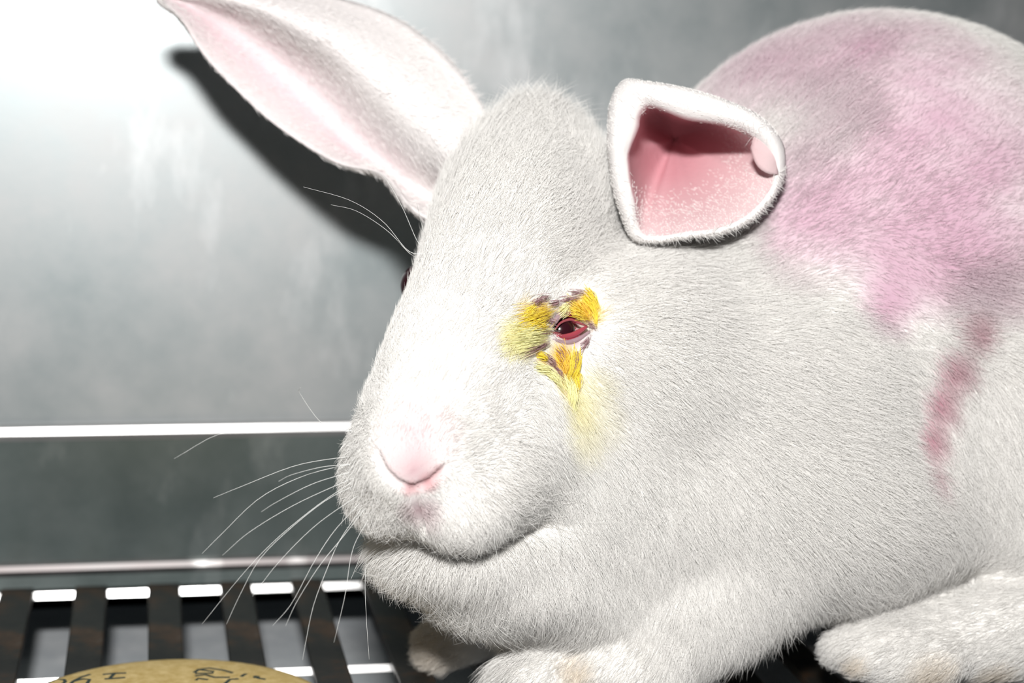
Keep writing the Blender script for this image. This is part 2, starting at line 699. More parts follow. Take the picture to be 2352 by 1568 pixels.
# ---- ears: cupped, thick sheets grown out of the skull
def ear_left():
    """upright ear, opening to the camera; returns inner surface grid"""
    ns, nt_ = 46, 30
    # pixel rails: lower edge, fold line, upper edge from base (0) to tip (1), with distances
    lo = [(1015, 520, 51.4), (945, 478, 51.3), (880, 400, 51.4), (770, 372, 51.5), (640, 292, 51.9), (545, 208, 52.3), (470, 128, 52.7), (412, 40, 53.1), (356, -14, 53.4)]
    fo = [(1045, 450, 53.0), (965, 410, 53.0), (900, 360, 53.0), (835, 300, 52.9), (745, 200, 53.0), (645, 115, 53.2), (545, 45, 53.4), (455, 8, 53.5), (355, -16, 53.6)]
    up = [(1150, 320, 52.0), (1095, 220, 52.8), (1050, 155, 53.2), (985, 92, 53.3), (905, 38, 53.5), (805, 2, 53.6), (680, -24, 53.7), (530, -34, 53.8), (354, -18, 53.7)]
    newlo = [51.5, 51.8, 52.5, 53.2, 53.9, 54.0, 53.7, 53.2, 52.8]
    dd_ = [n_ - q[2] for n_, q in zip(newlo, lo)]
    lo = [(q[0], q[1], q[2] + e_) for q, e_ in zip(lo, dd_)]
    fo = [(q[0], q[1], q[2] + e_ * 0.8 + 0.2) for q, e_ in zip(fo, dd_)]
    up = [(q[0], q[1], q[2] + e_ * 0.5) for q, e_ in zip(up, dd_)]
    mi = []
    for k_, (q, w_) in enumerate(zip(fo, up)):
        amp = 1.45 * min(1, (8 - k_) / 3.0)
        mi.append((q[0] + 0.27 * (w_[0] - q[0]), q[1] + 0.27 * (w_[1] - q[1]), (q[2] + w_[2]) / 2 - amp))
    rails = []
    for rl in (lo, fo, mi, up):
        p = np.array([c(*q) for q in rl])
        t = np.linspace(0, 1, len(p))
        ti = np.linspace(0, 1, ns)
        rails.append(catmull(p, t, ti))
    rails = np.array(rails)                           # 4, ns, 3
    tt = np.array([0, 0.44, 0.58, 1.0])
    grid = np.empty((ns, nt_, 3))
    for i in range(ns):
        grid[i] = catmull(rails[:, i], tt, np.linspace(0, 1, nt_))
    return grid


def catmull(p, t, ti):
    p = np.asarray(p)
    m = np.gradient(p, t, axis=0)
    k = np.clip(np.searchsorted(t, ti, side='right') - 1, 0, len(t) - 2)
    h = (t[k + 1] - t[k])
    s = ((ti - t[k]) / h)[:, None]
    h = h[:, None]
    return ((2 * s**3 - 3 * s**2 + 1) * p[k] + (s**3 - 2 * s**2 + s) * h * m[k] + (-2 * s**3 + 3 * s**2) * p[k + 1] + (s**3 - s**2) * h * m[k + 1])


def sheet(grid, thick, away):
    """closed sheet with rounded rim from a grid of points; returns verts, faces, thickness side normal"""
    ns, nt_ = grid.shape[:2]
    du = np.gradient(grid, axis=0)
    dv = np.gradient(grid, axis=1)
    n = np.cross(du, dv)
    n /= np.linalg.norm(n, axis=2)[..., None] + 1e-9
    if (n * away).sum(2).mean() < 0:
        n = -n
    edge = np.ones((ns, nt_))
    j = np.minimum(np.arange(nt_), np.arange(nt_)[::-1]) / 3.0
    edge *= np.sqrt(np.clip(j, 0.0, 1) * (2 - np.clip(j, 0.0, 1)))[None, :]
    i = np.arange(ns)[::-1] / 3.0
    edge *= np.sqrt(np.clip(i, 0.0, 1) * (2 - np.clip(i, 0.0, 1)))[:, None]
    back = grid + n * (thick * edge + 0.004)[..., None]
    verts = np.concatenate((grid.reshape(-1, 3), back.reshape(-1, 3)))
    N = ns * nt_
    faces = []
    for a in range(ns - 1):
        for b in range(nt_ - 1):
            q = (a * nt_ + b, a * nt_ + b + 1, (a + 1) * nt_ + b + 1, (a + 1) * nt_ + b)
            faces.append(q)
            faces.append(tuple(N + x for x in q[::-1]))
    for a in range(ns - 1):
        faces.append((a * nt_, (a + 1) * nt_, N + (a + 1) * nt_, N + a * nt_))
        faces.append(((a + 1) * nt_ - 1, N + (a + 1) * nt_ - 1, N + (a + 2) * nt_ - 1, (a + 2) * nt_ - 1))
    for b in range(nt_ - 1):
        faces.append((b, N + b, N + b + 1, b + 1))
        r = (ns - 1) * nt_
        faces.append((r + b, r + b + 1, N + r + b + 1, N + r + b))
    # orient: inner side must face -away
    q = faces[0]
    nn = np.cross(verts[q[1]] - verts[q[0]], verts[q[2]] - verts[q[0]])
    if nn.dot(away) > 0:
        faces = [x[::-1] for x in faces]
    return verts, faces


e1v, e1f = sheet(ear_left(), 0.22, np.array((0.25, 0.3, -1.0)))


def ear_right():
    """laid-back ear seen into its opening: a rolled rim round a deep cup"""
    rim = [(1392, 310, 49.9), (1402, 235, 50.1), (1440, 198, 50.0), (1530, 203, 49.7), (1640, 230, 49.7), (1735, 272, 49.8), (1785, 330, 50.0), (1790, 395, 50.2),
           (1765, 452, 50.2), (1715, 502, 50.0), (1650, 530, 49.9), (1580, 538, 49.8), (1510, 548, 50.2), (1450, 535, 50.3), (1412, 460, 50.1), (1396, 380, 50.0)]
    p = np.array([c(*q) for q in rim])
    n = len(p)
    pp = np.concatenate((p[-3:], p, p[:3]))
    nth = 72
    ring = catmull(pp, np.arange(-3, n + 3), np.arange(nth) * n / nth)
    cen = c(1560, 345, 49.8)
    pr = pix(ring)
    leftw = np.clip((1480 - pr[:, 0]) / 60, 0, 1)
    ring = ring + leftw[:, None] * np.array((0.25, 0, 0.0))
    w = np.clip(((pr[:, 0] - 1400) / 400) * 0.55 + ((pr[:, 1] - 200) / 340) * 0.5, 0, 1)
    topw = np.clip((430 - pr[:, 1]) / 170, 0, 1)
    leftw = np.clip((1480 - pr[:, 0]) / 60, 0, 1)
    rollw = np.maximum(topw, leftw * 0.4)
    D = np.linalg.norm(ring - cen, axis=1)
    axis = np.array((0.06, 0.18, -1.0))
    DEEP = 4.0
    verts, rows = [], []

    def add(fr, back):
        rows.append(len(verts))
        for i in range(nth):
            verts.append(ring[i] + (cen - ring[i]) * fr[i] + axis * back[i])
    one = np.ones(nth)
    rf = (0.07 + 0.66 * rollw) / D

    def wall_at(u):
        steep = 0.1 + DEEP * (1 - (1 - u) ** 3.2)
        gentle = 0.1 + DEEP * u ** 1.25
        return rf + (1 - rf) * (u ** (1 + 0.7 * rollw)), steep * rollw + gentle * (1 - rollw)
    US = (0.06, 0.13, 0.22, 0.34, 0.48, 0.62, 0.76, 0.9, 1.0)
    for u in reversed(US):
        fr, bk = wall_at(u)
        add(fr - 0.30 / D * (1 - u), bk + 0.2)
    for fr, bk in ((-0.02, 0.75), (-0.07, 0.40), (-0.05, 0.12)):
        add(one * fr - leftw * 0.10 * math.exp(-((bk - 0.9) / 0.7) ** 2), one * bk)
    n_out = len(rows)
    for s_ in (0.0, 0.2, 0.4, 0.6, 0.8, 1.0):
        add(rf * s_, -0.28 * rollw * math.sin(math.pi * min(1, s_ * 0.8 + 0.2)) + 0.10 * s_)
    for u in US:
        fr, bk = wall_at(u)
        add(fr, bk)
    verts = np.array(verts)
    prof_out = range(n_out)
    faces = []
    for a, b in zip(rows[:-1], rows[1:]):
        for i in range(nth):
            j = (i + 1) % nth
            faces.append((a + i, a + j, b + j, b + i))
    m = len(verts)
    ci, co = verts[rows[-1]:rows[-1] + nth].mean(0), verts[:nth].mean(0)
    verts = np.concatenate((verts, [ci, co]))
    for i in range(nth):
        j = (i + 1) % nth
        faces.append((rows[-1] + i, rows[-1] + j, m))
        faces.append((j, i, m + 1))
    inner = np.zeros(len(verts), bool)
    inner[rows[len(prof_out)] + 5 * nth:m + 1] = True
    return verts, faces, inner


e2v, e2f, e2in = ear_right()
lob = []
for k_ in range(9):
    t_ = k_ / 8
    top = catmull([c(1738, 292, 49.9), c(1765, 312, 50.0), c(1783, 345, 50.1), c(1786, 385, 50.25)], np.array((0, 0.33, 0.66, 1)), np.array([t_]))[0]
    bot = catmull([c(1722, 342, 50.1), c(1738, 380, 50.05), c(1762, 398, 50.05), c(1788, 402, 50.2)], np.array((0, 0.33, 0.66, 1)), np.array([t_]))[0]
    lob.append([top + (bot - top) * u_ + np.array((0, 0, 0.07)) * math.sin(math.pi * (0.15 + 0.75 * u_)) for u_ in np.linspace(0, 1, 9)])
e3v, e3f = sheet(np.array(lob), 0.07, np.array((0.0, 0.0, -1.0)))
e2f = list(e2f) + [tuple(x + len(e2v) for x in q) for q in e3f]
e2v = np.concatenate((e2v, e3v))
e2in = np.concatenate((e2in, np.ones(len(e3v), bool)))
nb, n1, n2 = len(body_v), len(e1v), len(e2v)
all_v = np.concatenate((body_v, e1v, e2v))
all_f = list(body_f) + [tuple(x + nb for x in q) for q in e1f] + [tuple(x + nb + n1 for x in q) for q in e2f]

for q_ in ((1500, 600), (1580, 560), (1650, 540), (1720, 510), (1790, 400), (1790, 330), (1640, 600), (1700, 650)):
    print('depth', q_, -hit(*q_)[2])
rabbit = bpy.data.objects.new('rabbit', None)
COL.objects.link(rabbit)
rb = to_world(c(1700, 1400, 52.5))
rb[2] = 0
rabbit.location = rb
tag(rabbit, 'white laboratory rabbit with pink ears and a yellow-stained sore eye crouching on the grating', 'rabbit')


def child(o):
    o.parent = rabbit
    o.matrix_parent_inverse = Matrix.Translation(Vector(rb)).inverted()
    return o


# ---- colour of the hide (skin and fur pigment only)
def blob(P, q, r, p=2.0):
    """soft 3-D spot: 1 at q, 0 beyond radius r"""
    if q is None:
        return np.zeros(len(P))
    q = np.asarray(q)
    rr = np.asarray(r, float)
    d = np.sqrt((((P - q) / rr) ** 2).sum(1))
    return np.clip(1 - d, 0, 1) ** 0.8


def vnoise(P, s, seed):
    r = np.random.default_rng(seed)
    out = np.zeros((len(P), 3))
    for k in range(5):
        w = r.normal(size=(3, 3)) * s
        ph = r.uniform(0, 6.28, 3)
        out += np.sin(P @ w + ph)
    return out / 5 ** 0.5


WHITE = np.array((0.90, 0.885, 0.86))


def hide_colour(P):
    col = np.tile(WHITE, (len(P), 1))

    def put(w, rgb):
        nonlocal col
        w = np.clip(w, 0, 1)[:, None]
        col = col * (1 - w) + np.array(rgb) * w
    patch = np.clip(0.98 + 0.12 * vnoise(P, 1.1, 11)[:, 0] + 0.16 * vnoise(P, 3.2, 12)[:, 1], 0.3, 1.2)
    for x, y, r, a in ((1800, 130, 3.2, 0.8), (2000, 120, 3.5, 1.0), (2150, 250, 4.2, 1.1), (2250, 450, 3.6, 1.1), (1900, 430, 2.6, 0.8), (1820, 470, 2.2, 0.9),
                       (1850, 560, 1.8, 0.7), (2060, 540, 2.6, 1.0), (2030, 700, 1.1, 1.2), (2170, 600, 2.0, 1.1), (2300, 620, 1.8, 0.8), (1680, 190, 2.4, 0.8), (2050, 630, 1.2, 1.0)):
        put(blob(P, hit(x, y), r) * a * 0.85 * patch, (0.60, 0.38, 0.48))
    for x, y, r, a in ((2230, 760, 0.7, 1.2), (2190, 850, 0.8, 1.2), (2160, 930, 0.8, 1.2), (2140, 1010, 0.7, 1.2), (2140, 1090, 0.5, 0.8)):
        put(blob(P, hit(x, y), r) * a, (0.56, 0.30, 0.36))
    # nose
    for x, y, r, a, rgb in ((955, 995, 1.25, 0.95, (0.66, 0.51, 0.53)), (950, 1080, 0.75, 0.85, (0.52, 0.32, 0.35)), (985, 1108, 0.34, 1.0, (0.52, 0.22, 0.24)), (945, 1124, 0.28, 1.0, (0.52, 0.22, 0.24)), (905, 1060, 0.5, 0.5, (0.72, 0.55, 0.56)),
                            (1010, 1085, 0.25, 0.9, (0.52, 0.22, 0.24)), (965, 1175, 0.62, 0.9, (0.55, 0.38, 0.41))):
        put(blob(P, hit(x, y), r) * a, rgb)
    # paws, slightly urine stained
    for x, y, r in ((1325, 1545, 0.7), (1850, 1500, 0.7), (1970, 1535, 0.5), (2150, 1560, 0.9), (2300, 1555, 0.8)):
        put(blob(P, hit(x, y), r) * 0.6, (0.66, 0.50, 0.30))
    put(blob(P, c(990, 1485, 53), 1.6) * 0.6, (0.66, 0.50, 0.30))
    return col


def eye_colour(P, col, hair):
    """stain of yellow eye drops and the sore skin round the eye"""
    w = blob(P, eye_n, 0.78)
    skin = np.array((0.50, 0.34, 0.36)) if not hair else np.array((0.62, 0.5, 0.5))
    col = col * (1 - (w * 1.3).clip(0, 1)[:, None]) + skin * (w * 1.3).clip(0, 1)[:, None]
    for x, y, r, a in ((1185, 780, 0.75, 1.1), (1215, 765, 0.6, 1.3), (1170, 800, 0.5, 0.8), (1240, 770, 0.4, 1.2)):
        ww = (blob(P, hit(x, y), r) * a).clip(0, 1)[:, None]
        col = col * (1 - ww) + np.array((0.95, 0.86, 0.32)) * ww
    for x, y, r, a in ((1215, 728, 0.55, 1.0), (1245, 718, 0.4, 1.3), (1330, 715, 0.45, 1.3), (1358, 720, 0.45, 1.1), (1290, 825, 0.6, 1.3), (1300, 870, 0.6, 1.0), (1245, 830, 0.3, 0.9), (1345, 690, 0.3, 1.0)):
        ww = (blob(P, hit(x, y), r) * a).clip(0, 1)[:, None]
        col = col * (1 - ww) + np.array((0.88, 0.58, 0.03)) * ww
    for x, y, r, a in ((1320, 930, 0.7, 0.7), (1330, 1000, 0.8, 0.35), (1350, 880, 0.7, 0.4), (1370, 960, 0.8, 0.25)):
        ww = (blob(P, hit(x, y), r) * a).clip(0, 1)[:, None]
        col = col * (1 - ww) + np.array((0.90, 0.80, 0.22)) * ww
    eb = eye_n - unit(grad(d_base, eye_n[None])[0]) * 0.46
    ww = ((0.68 - np.sqrt(((P - eb) ** 2).sum(1))) / 0.08).clip(0, 1)[:, None]
    if not hair:
        col = col * (1 - ww) + np.array((0.30, 0.03, 0.05)) * ww
    return col


vc = hide_colour(all_v)
vc[:nb] = eye_colour(all_v[:nb], vc[:nb], False)
# ears: pink skin inside
ear1 = slice(nb, nb + n1)
g1 = np.zeros(n1)
tcol = np.tile(np.linspace(0, 1, 30), 46)
scol = np.repeat(np.linspace(0, 1, 46), 30)
inner_w = np.clip(1 - np.abs(tcol - 0.24) / 0.30, 0, 1) * 0.8 + 0.2 * np.clip(scol, 0, 1)
inner_w *= np.clip(scol * 6 - 0.2, 0, 1)
g1[:46 * 30] = np.clip(inner_w, 0, 1)
g1[46 * 30:] = 0.12
vc[ear1] = np.array((0.88, 0.85, 0.84)) * (1 - g1[:, None]) + np.array((0.72, 0.56, 0.60)) * g1[:, None]
e2p = pix(e2v)
w2 = np.where(e2in, 1.0, 0.0)
cav = np.clip(1.25 - np.hypot((e2p[:, 0] - 1530) / 190, (e2p[:, 1] - 360) / 150), 0, 1) * w2
rimc = np.where(e2in, 1.0, 0.0)[:, None]
vc[nb + n1:] = (np.array((0.86, 0.83, 0.82)) * (1 - rimc) + np.array((0.66, 0.50, 0.51)) * rimc) * (1 - cav[:, None]) + np.array((0.62, 0.30, 0.34)) * cav[:, None]

me = bpy.data.meshes.new('body')
me.from_pydata([tuple(v) for v in to_world(all_v)], [], all_f)
me.update()
me.polygons.foreach_set('use_smooth', [True] * len(me.polygons))
at = me.color_attributes.new('hide', 'FLOAT_COLOR', 'POINT')
at.data.foreach_set('color', np.concatenate((vc, np.ones((len(vc), 1))), 1).astype(np.float32).ravel())
mb, nt, b = nodes_of('rabbit_hide')
an = nt.nodes.new('ShaderNodeAttribute')
an.attribute_name = 'hide'
nt.links.new(an.outputs['Color'], b.inputs['Base Color'])
b.inputs['Roughness'].default_value = 0.85
b.inputs['Specular IOR Level'].default_value = 0.15
nz = noise(nt, 700, 3, 0.6)
bump(nt, nz, 0.25, 0.0006, b)
me.materials.append(mb)
body = bpy.data.objects.new('body', me)
COL.objects.link(body)
child(body)


# ---- eyes
def uv_ball(cen, r, mat, name, squash=1.0):
    bm = bmesh.new()
    bmesh.ops.create_uvsphere(bm, u_segments=32, v_segments=20, radius=r * CM)
    me = bpy.data.meshes.new(name)
    bm.to_mesh(me)
    bm.free()
    me.polygons.foreach_set('use_smooth', [True] * len(me.polygons))
    o = link_mesh(name, me, mat)
    o.location = to_world(cen)
    return child(o)


me_, nt, b = nodes_of('dark_red_eye')
b.inputs['Base Color'].default_value = (0.03, 0.006, 0.010, 1)
b.inputs['Roughness'].default_value = 0.2
b.inputs['Specular IOR Level'].default_value = 0.3
M_EYE = me_
me_, nt, b = nodes_of('wet_red_lid')
b.inputs['Base Color'].default_value = (0.38, 0.06, 0.085, 1)
b.inputs['Roughness'].default_value = 0.18
b.inputs['Coat Weight'].default_value = 0.5
M_LID = me_
gn = unit(grad(d_base, eye_n[None])[0])
tag(uv_ball(eye_n - gn * 0.46 + np.array((0.03, 0.02, 0)), 0.42, M_EYE, 'eye'), 'half closed dark red sore eye')
M_RIM = plain('dark_lid_rim', (0.32, 0.07, 0.085), 0.3)
M_WET = plain('wet_grey_skin', (0.46, 0.33, 0.36), 0.12, 0, 300, (0.34, 0.22, 0.25))
for pl, r0, mt_ in (([(1278, 770), (1298, 772), (1318, 768), (1336, 758), (1350, 749)], 0.085, M_LID), ([(1276, 756), (1290, 740), (1312, 733), (1332, 741), (1350, 748)], 0.04, M_RIM), ([(1250, 767), (1268, 764), (1290, 766)], 0.05, M_RIM),
                    ([(1270, 778), (1300, 786), (1330, 778), (1356, 760)], 0.075, M_WET), ([(1258, 752), (1272, 742), (1284, 728), (1300, 722)], 0.08, M_WET)):
    pts = np.array(hits(pl, 0.0))
    t = np.linspace(0, 1, len(pts))
    pts = catmull(pts, t, np.linspace(0, 1, 14)) - gn * 0.03
    rad = r0 * (0.35 + 0.65 * np.sin(np.linspace(0.05, 0.95, 14) * math.pi))
    v, f = tube(to_world(pts), rad * CM, 8)
    child(mesh_obj('eyelid', v, f, mt_, None, True))
far_eye = c(970, 655, 51.2)
tag(uv_ball(far_eye, 0.62, M_EYE, 'eye'), 'dark brown far eye at the edge of the face')

# ---- whiskers
mw_, nt, b = nodes_of('whisker_hair')
b.inputs['Base Color'].default_value = (0.85, 0.86, 0.84, 1)
b.inputs['Roughness'].default_value = 0.35
M_WHISK = mw_
WH = [[(801, 1048), (682, 1068), (554, 1117), (490, 1143)], [(801, 1066), (699, 1092), (597, 1143), (511, 1224), (464, 1271)], [(805, 1066), (740, 1072), (670, 1090), (640, 1105)],
      [(805, 1084), (720, 1110), (640, 1150), (600, 1175)], [(805, 1100), (682, 1156), (575, 1220), (511, 1275)], [(805, 1109), (724, 1164), (631, 1241), (554, 1322), (464, 1433)],
      [(809, 1117), (745, 1151), (665, 1215), (597, 1283), (554, 1360), (520, 1433)], [(814, 1143), (724, 1207), (639, 1292), (580, 1369)], [(822, 1160), (767, 1220), (720, 1292), (670, 1385), (626, 1437)],
      [(827, 1172), (780, 1241), (750, 1309), (720, 1390), (703, 1470), (695, 1515)], [(835, 1172), (788, 1232), (733, 1300), (682, 1381), (656, 1437)], [(843, 1198), (810, 1262), (792, 1369), (767, 1475)],
      [(848, 1254), (839, 1326), (841, 1411), (848, 1514)], [(848, 1215), (830, 1270), (806, 1330)], [(793, 987), (724, 977), (639, 985), (511, 994), (400, 1053)], [(797, 990), (740, 972), (690, 905), (690, 890)],
      [(1198, 1012), (1266, 1006), (1330, 1006)], [(1133, 1236), (1144, 1290), (1145, 1350)], [(1190, 1212), (1215, 1250), (1232, 1295)], [(1284, 1205), (1288, 1240), (1286, 1280)],
      [(938, 576), (880, 509), (804, 460), (697, 429)], [(945, 585), (890, 530), (820, 485), (760, 470)], [(961, 558), (925, 478), (889, 415), (858, 384)], [(974, 531), (963, 490), (956, 464)]]
for pl in WH:
    x0, y0 = pl[0]
    root = None
    for dx in (0, 10, 20, 30, 45, 60, 80):
        root = hit(x0 + dx, y0 + dx * 0.15)
        if root is not None:
            break
    d0 = -root[2]
    pts = [root]
    n_ = len(pl)
    for i, (x, y) in enumerate(pl):
        on = hit(x, y)
        d = d0 - 0.9 * i / (n_ - 1)
        if on is not None:
            d = min(d, -on[2] - 0.35)
        if i == 0 and np.linalg.norm(c(x, y, d) - root) < 0.15:
            continue
        pts.append(c(x, y, d))
    pts = np.array(pts)
    t = np.linspace(0, 1, len(pts))
    pts = catmull(pts, t, np.linspace(0, 1, 22))
    v, f = tube(to_world(pts), np.linspace(0.0085, 0.003, 22) * CM, 5)
    child(mesh_obj('whisker', v, f, M_WHISK, None, True))

# ---- fur: (px, py, flow dx, flow dy, length cm, lift, density)
CTRL = [(945, 1000, 10, -100, 0.16, 0.35, 1.0), (950, 1085, 20, -100, 0.07, 0.4, 0.6), (1000, 850, 30, -100, 0.32, 0.25, 1), (1080, 620, 30, -100, 0.45, 0.25, 1), (1100, 480, 30, -100, 0.55, 0.35, 1),
        (1180, 330, 10, -100, 0.8, 0.5, 1), (1150, 292, -10, -100, 1.3, 0.8, 1), (1200, 280, -10, -100, 1.3, 0.8, 1), (1250, 286, 15, -100, 1.3, 0.8, 1), (1310, 320, 30, -90, 0.9, 0.6, 1), (1300, 400, 60, -60, 0.7, 0.35, 1), (940, 700, -30, -90, 0.3, 0.35, 1), (860, 880, -60, -60, 0.35, 0.5, 1), (815, 1020, -80, 10, 0.4, 0.5, 1), (830, 1120, -80, 60, 0.45, 0.5, 1),
        (870, 1190, -40, 100, 0.45, 0.45, 1), (910, 1150, -30, 60, 0.15, 0.5, 1), (1010, 1140, 60, 60, 0.15, 0.4, 1), (1010, 1200, 10, 100, 0.4, 0.4, 1), (1120, 1220, 40, 100, 0.5, 0.4, 1), (1100, 1000, 80, -20, 0.3, 0.25, 1),
        (1200, 1100, 90, 40, 0.45, 0.25, 1), (1150, 880, 60, -60, 0.32, 0.25, 1), (1200, 640, 50, -80, 0.35, 0.3, 1), (1300, 600, 80, -40, 0.4, 0.3, 1), (1440, 660, 100, 0, 0.55, 0.25, 1), (1420, 850, 80, 50, 0.6, 0.25, 1),
        (1290, 1050, 80, 60, 0.55, 0.25, 1), (1560, 720, 100, 20, 0.75, 0.3, 1), (1620, 600, 100, -30, 0.75, 0.3, 1), (1600, 950, 70, 70, 0.75, 0.25, 1), (1380, 1150, 40, 90, 0.7, 0.25, 1),
        (900, 1290, -80, 80, 0.75, 0.55, 1), (960, 1360, -60, 100, 0.8, 0.55, 1), (1060, 1330, -10, 100, 0.75, 0.35, 1), (1080, 1420, -20, 100, 0.85, 0.5, 1), (1250, 1350, 20, 100, 0.8, 0.3, 1), (1180, 1480, -30, 100, 0.85, 0.4, 1),
        (1450, 1300, 30, 100, 0.9, 0.25, 1), (1650, 1200, 50, 100, 0.9, 0.25, 1), (1850, 1150, 90, 80, 0.9, 0.25, 1), (2050, 1200, 100, 60, 0.9, 0.25, 1), (1600, 1380, 10, 100, 0.9, 0.35, 1), (1750, 1420, 20, 100, 0.9, 0.4, 1),
        (1950, 1350, 60, 80, 0.8, 0.3, 1), (1800, 900, 90, 40, 0.8, 0.25, 1), (1950, 800, 90, 40, 0.6, 0.25, 1), (2000, 950, 100, 30, 0.8, 0.25, 1), (2140, 950, 60, 70, 0.35, 0.3, 0.5), (2250, 1000, 30, 90, 0.7, 0.3, 1),
        (1850, 550, 90, -40, 0.3, 0.25, 0.5), (1750, 700, 100, 0, 0.6, 0.25, 0.9), (1900, 300, 70, -70, 0.6, 0.3, 0.8), (2000, 400, 80, -60, 0.35, 0.25, 0.35), (2150, 250, 70, -70, 0.28, 0.25, 0.25), (2250, 500, 90, -50, 0.3, 0.3, 0.25), (2050, 650, 70, 40, 0.25, 0.25, 0.3),
        (1700, 180, 60, -80, 0.45, 0.35, 0.5), (1900, 80, 70, -60, 0.4, 0.4, 0.4), (2200, 60, 90, -30, 0.35, 0.35, 0.3), (2270, 700, 90, 20, 0.6, 0.3, 0.9),
        (1440, 1540, -40, 60, 0.3, 0.3, 1), (1230, 1550, -60, 60, 0.3, 0.3, 1), (1560, 1450, -20, 100, 0.6, 0.35, 1), (1000, 1480, -80, 40, 0.4, 0.4, 1), (2250, 1430, -100, 30, 0.35, 0.25, 1), (2000, 1480, -90, 50, 0.35, 0.3, 1), (1900, 1490, -90, 50, 0.35, 0.3, 1),
        (1310, 690, 40, -60, 0.18, 0.3, 0.35), (1290, 820, 40, 80, 0.2, 0.3, 0.3), (1230, 760, 90, 0, 0.25, 0.3, 0.4), (1290, 960, 20, 100, 0.45, 0.25, 1)]


def poly_tris(faces):
    tr = []
    for q in faces:
        for k in range(1, len(q) - 1):
            tr.append((q[0], q[k], q[k + 1]))
    return np.array(tr)


def build_fur():
    cp, cd, cl, clift, cden = [], [], [], [], []
    for x, y, dx, dy, ln, lf, dn in CTRL:
        p = hit(x, y)
        if p is None:
            continue
        cp.append(p)
        cd.append(unit((dx, -dy, 0)))
        cl.append(ln)
        clift.append(lf)
        cden.append(dn)
    cp, cd, cl, clift, cden = map(np.array, (cp, cd, cl, clift, cden))
    tri = poly_tris(body_f)
    a, b_, c_ = body_v[tri[:, 0]], body_v[tri[:, 1]], body_v[tri[:, 2]]
    cr = np.cross(b_ - a, c_ - a)
    ar = np.linalg.norm(cr, axis=1) / 2
    nn = cr / (2 * ar[:, None] + 1e-12)
    mid = (a + b_ + c_) / 3
    if (nn * grad(d_full, mid)).sum(1).mean() < 0:
        nn = -nn
    view = -mid / np.linalg.norm(mid, axis=1)[:, None]
    vis = (nn * view).sum(1) > -0.45
    px_ = pix(mid)
    vis &= (px_[:, 0] < 2560) & (px_[:, 1] < 1720)
    pw = ar * vis
    N = int(pw.sum() * DENS)
    ti = rng.choice(len(tri), N, p=pw / pw.sum())
    u, v = rng.random(N), rng.random(N)
    fl = u + v > 1
    u[fl], v[fl] = 1 - u[fl], 1 - v[fl]
    P = a[ti] + (b_[ti] - a[ti]) * u[:, None] + (c_[ti] - a[ti]) * v[:, None]
    n = nn[ti]
    # interpolate controls
    flow = np.zeros((N, 3))
    ln = np.zeros(N)
    lf = np.zeros(N)
    dn = np.zeros(N)
    for s0 in range(0, N, 40000):
        q = P[s0:s0 + 40000]
        d2 = ((q[:, None] - cp[None]) ** 2).sum(2) + 0.02
        w = 1 / d2 ** 2
        w /= w.sum(1)[:, None]
        flow[s0:s0 + 40000] = w @ cd
        ln[s0:s0 + 40000] = w @ cl
        lf[s0:s0 + 40000] = w @ clift
        dn[s0:s0 + 40000] = w @ cden
    keep = rng.random(N) < dn
    # bare lips, nostrils and eye
    dd = d_full(P + n * 0.0)
    for pts, r in ((g_nose, 0.10), (g_phil, 0.08)):
        for q0, q1 in zip(pts[:-1], pts[1:]):
            keep &= d_cone(P, q0, r, q1, r) > 0
    keep &= ((P - eye_n) ** 2).sum(1) > 0.46 ** 2
    keep &= rng.random(len(P)) > 0.9 * blob(P, eye_n, 1.15)
    P, n, flow, ln, lf = P[keep], n[keep], flow[keep], ln[keep], lf[keep]
    return P, n, flow, ln, lf


DENS = 900
STEPS = 5


def strands(P, n, flow, ln, lf, jitter=0.24, tuft=0.07):
    N = len(P)
    flow = flow + vnoise(P, 5.0, 3) * tuft * 0.5 + vnoise(P, 14.0, 5) * tuft + rng.normal(size=(N, 3)) * jitter
    flow = flow - n * (flow * n).sum(1)[:, None]
    flow /= np.linalg.norm(flow, axis=1)[:, None] + 1e-9
    ln = ln * (0.55 + 0.75 * rng.random(N)) * (1 + 0.15 * vnoise(P, 9.0, 8)[:, 0])
    lf = np.clip(lf + rng.normal(size=N) * 0.10, 0.08, 0.9)
    s = np.linspace(0, 1, STEPS)
    pts = np.empty((N, STEPS, 3))
    for i, t in enumerate(s):
        up = lf * (1.25 * t - 0.45 * t * t)
        al = np.sqrt(np.clip(1 - lf * lf, 0.1, 1)) * (0.75 * t + 0.25 * t * t)
        pts[:, i] = P - n * 0.02 + n * (ln * up)[:, None] + flow * (ln * al)[:, None]
    return pts


def hair_object(name, pts, col, r0, mat):
    N, K_, _ = pts.shape
    hc = bpy.data.hair_curves.new(name)
    hc.add_curves([K_] * N)
    hc.attributes['position'].data.foreach_set('vector', to_world(pts.reshape(-1, 3)).astype(np.float32).ravel())
    ra = hc.attributes.get('radius') or hc.attributes.new('radius', 'FLOAT', 'POINT')
    prof = np.array([1.0, 0.95, 0.8, 0.55, 0.12]) if K_ == 5 else np.linspace(1, 0.15, K_)
    rr = (np.asarray(r0).reshape(-1, 1) * prof[None]) * np.ones((N, 1))
    ra.data.foreach_set('value', (rr * CM).astype(np.float32).ravel())
    ca = hc.attributes.new('tint', 'FLOAT_COLOR', 'CURVE')
    ca.data.foreach_set('color', np.concatenate((col, np.ones((N, 1))), 1).astype(np.float32).ravel())
    hc.materials.append(mat)
    o = bpy.data.objects.new(name, hc)
    COL.objects.link(o)
    child(o)
    o['kind'] = 'stuff'
    return o


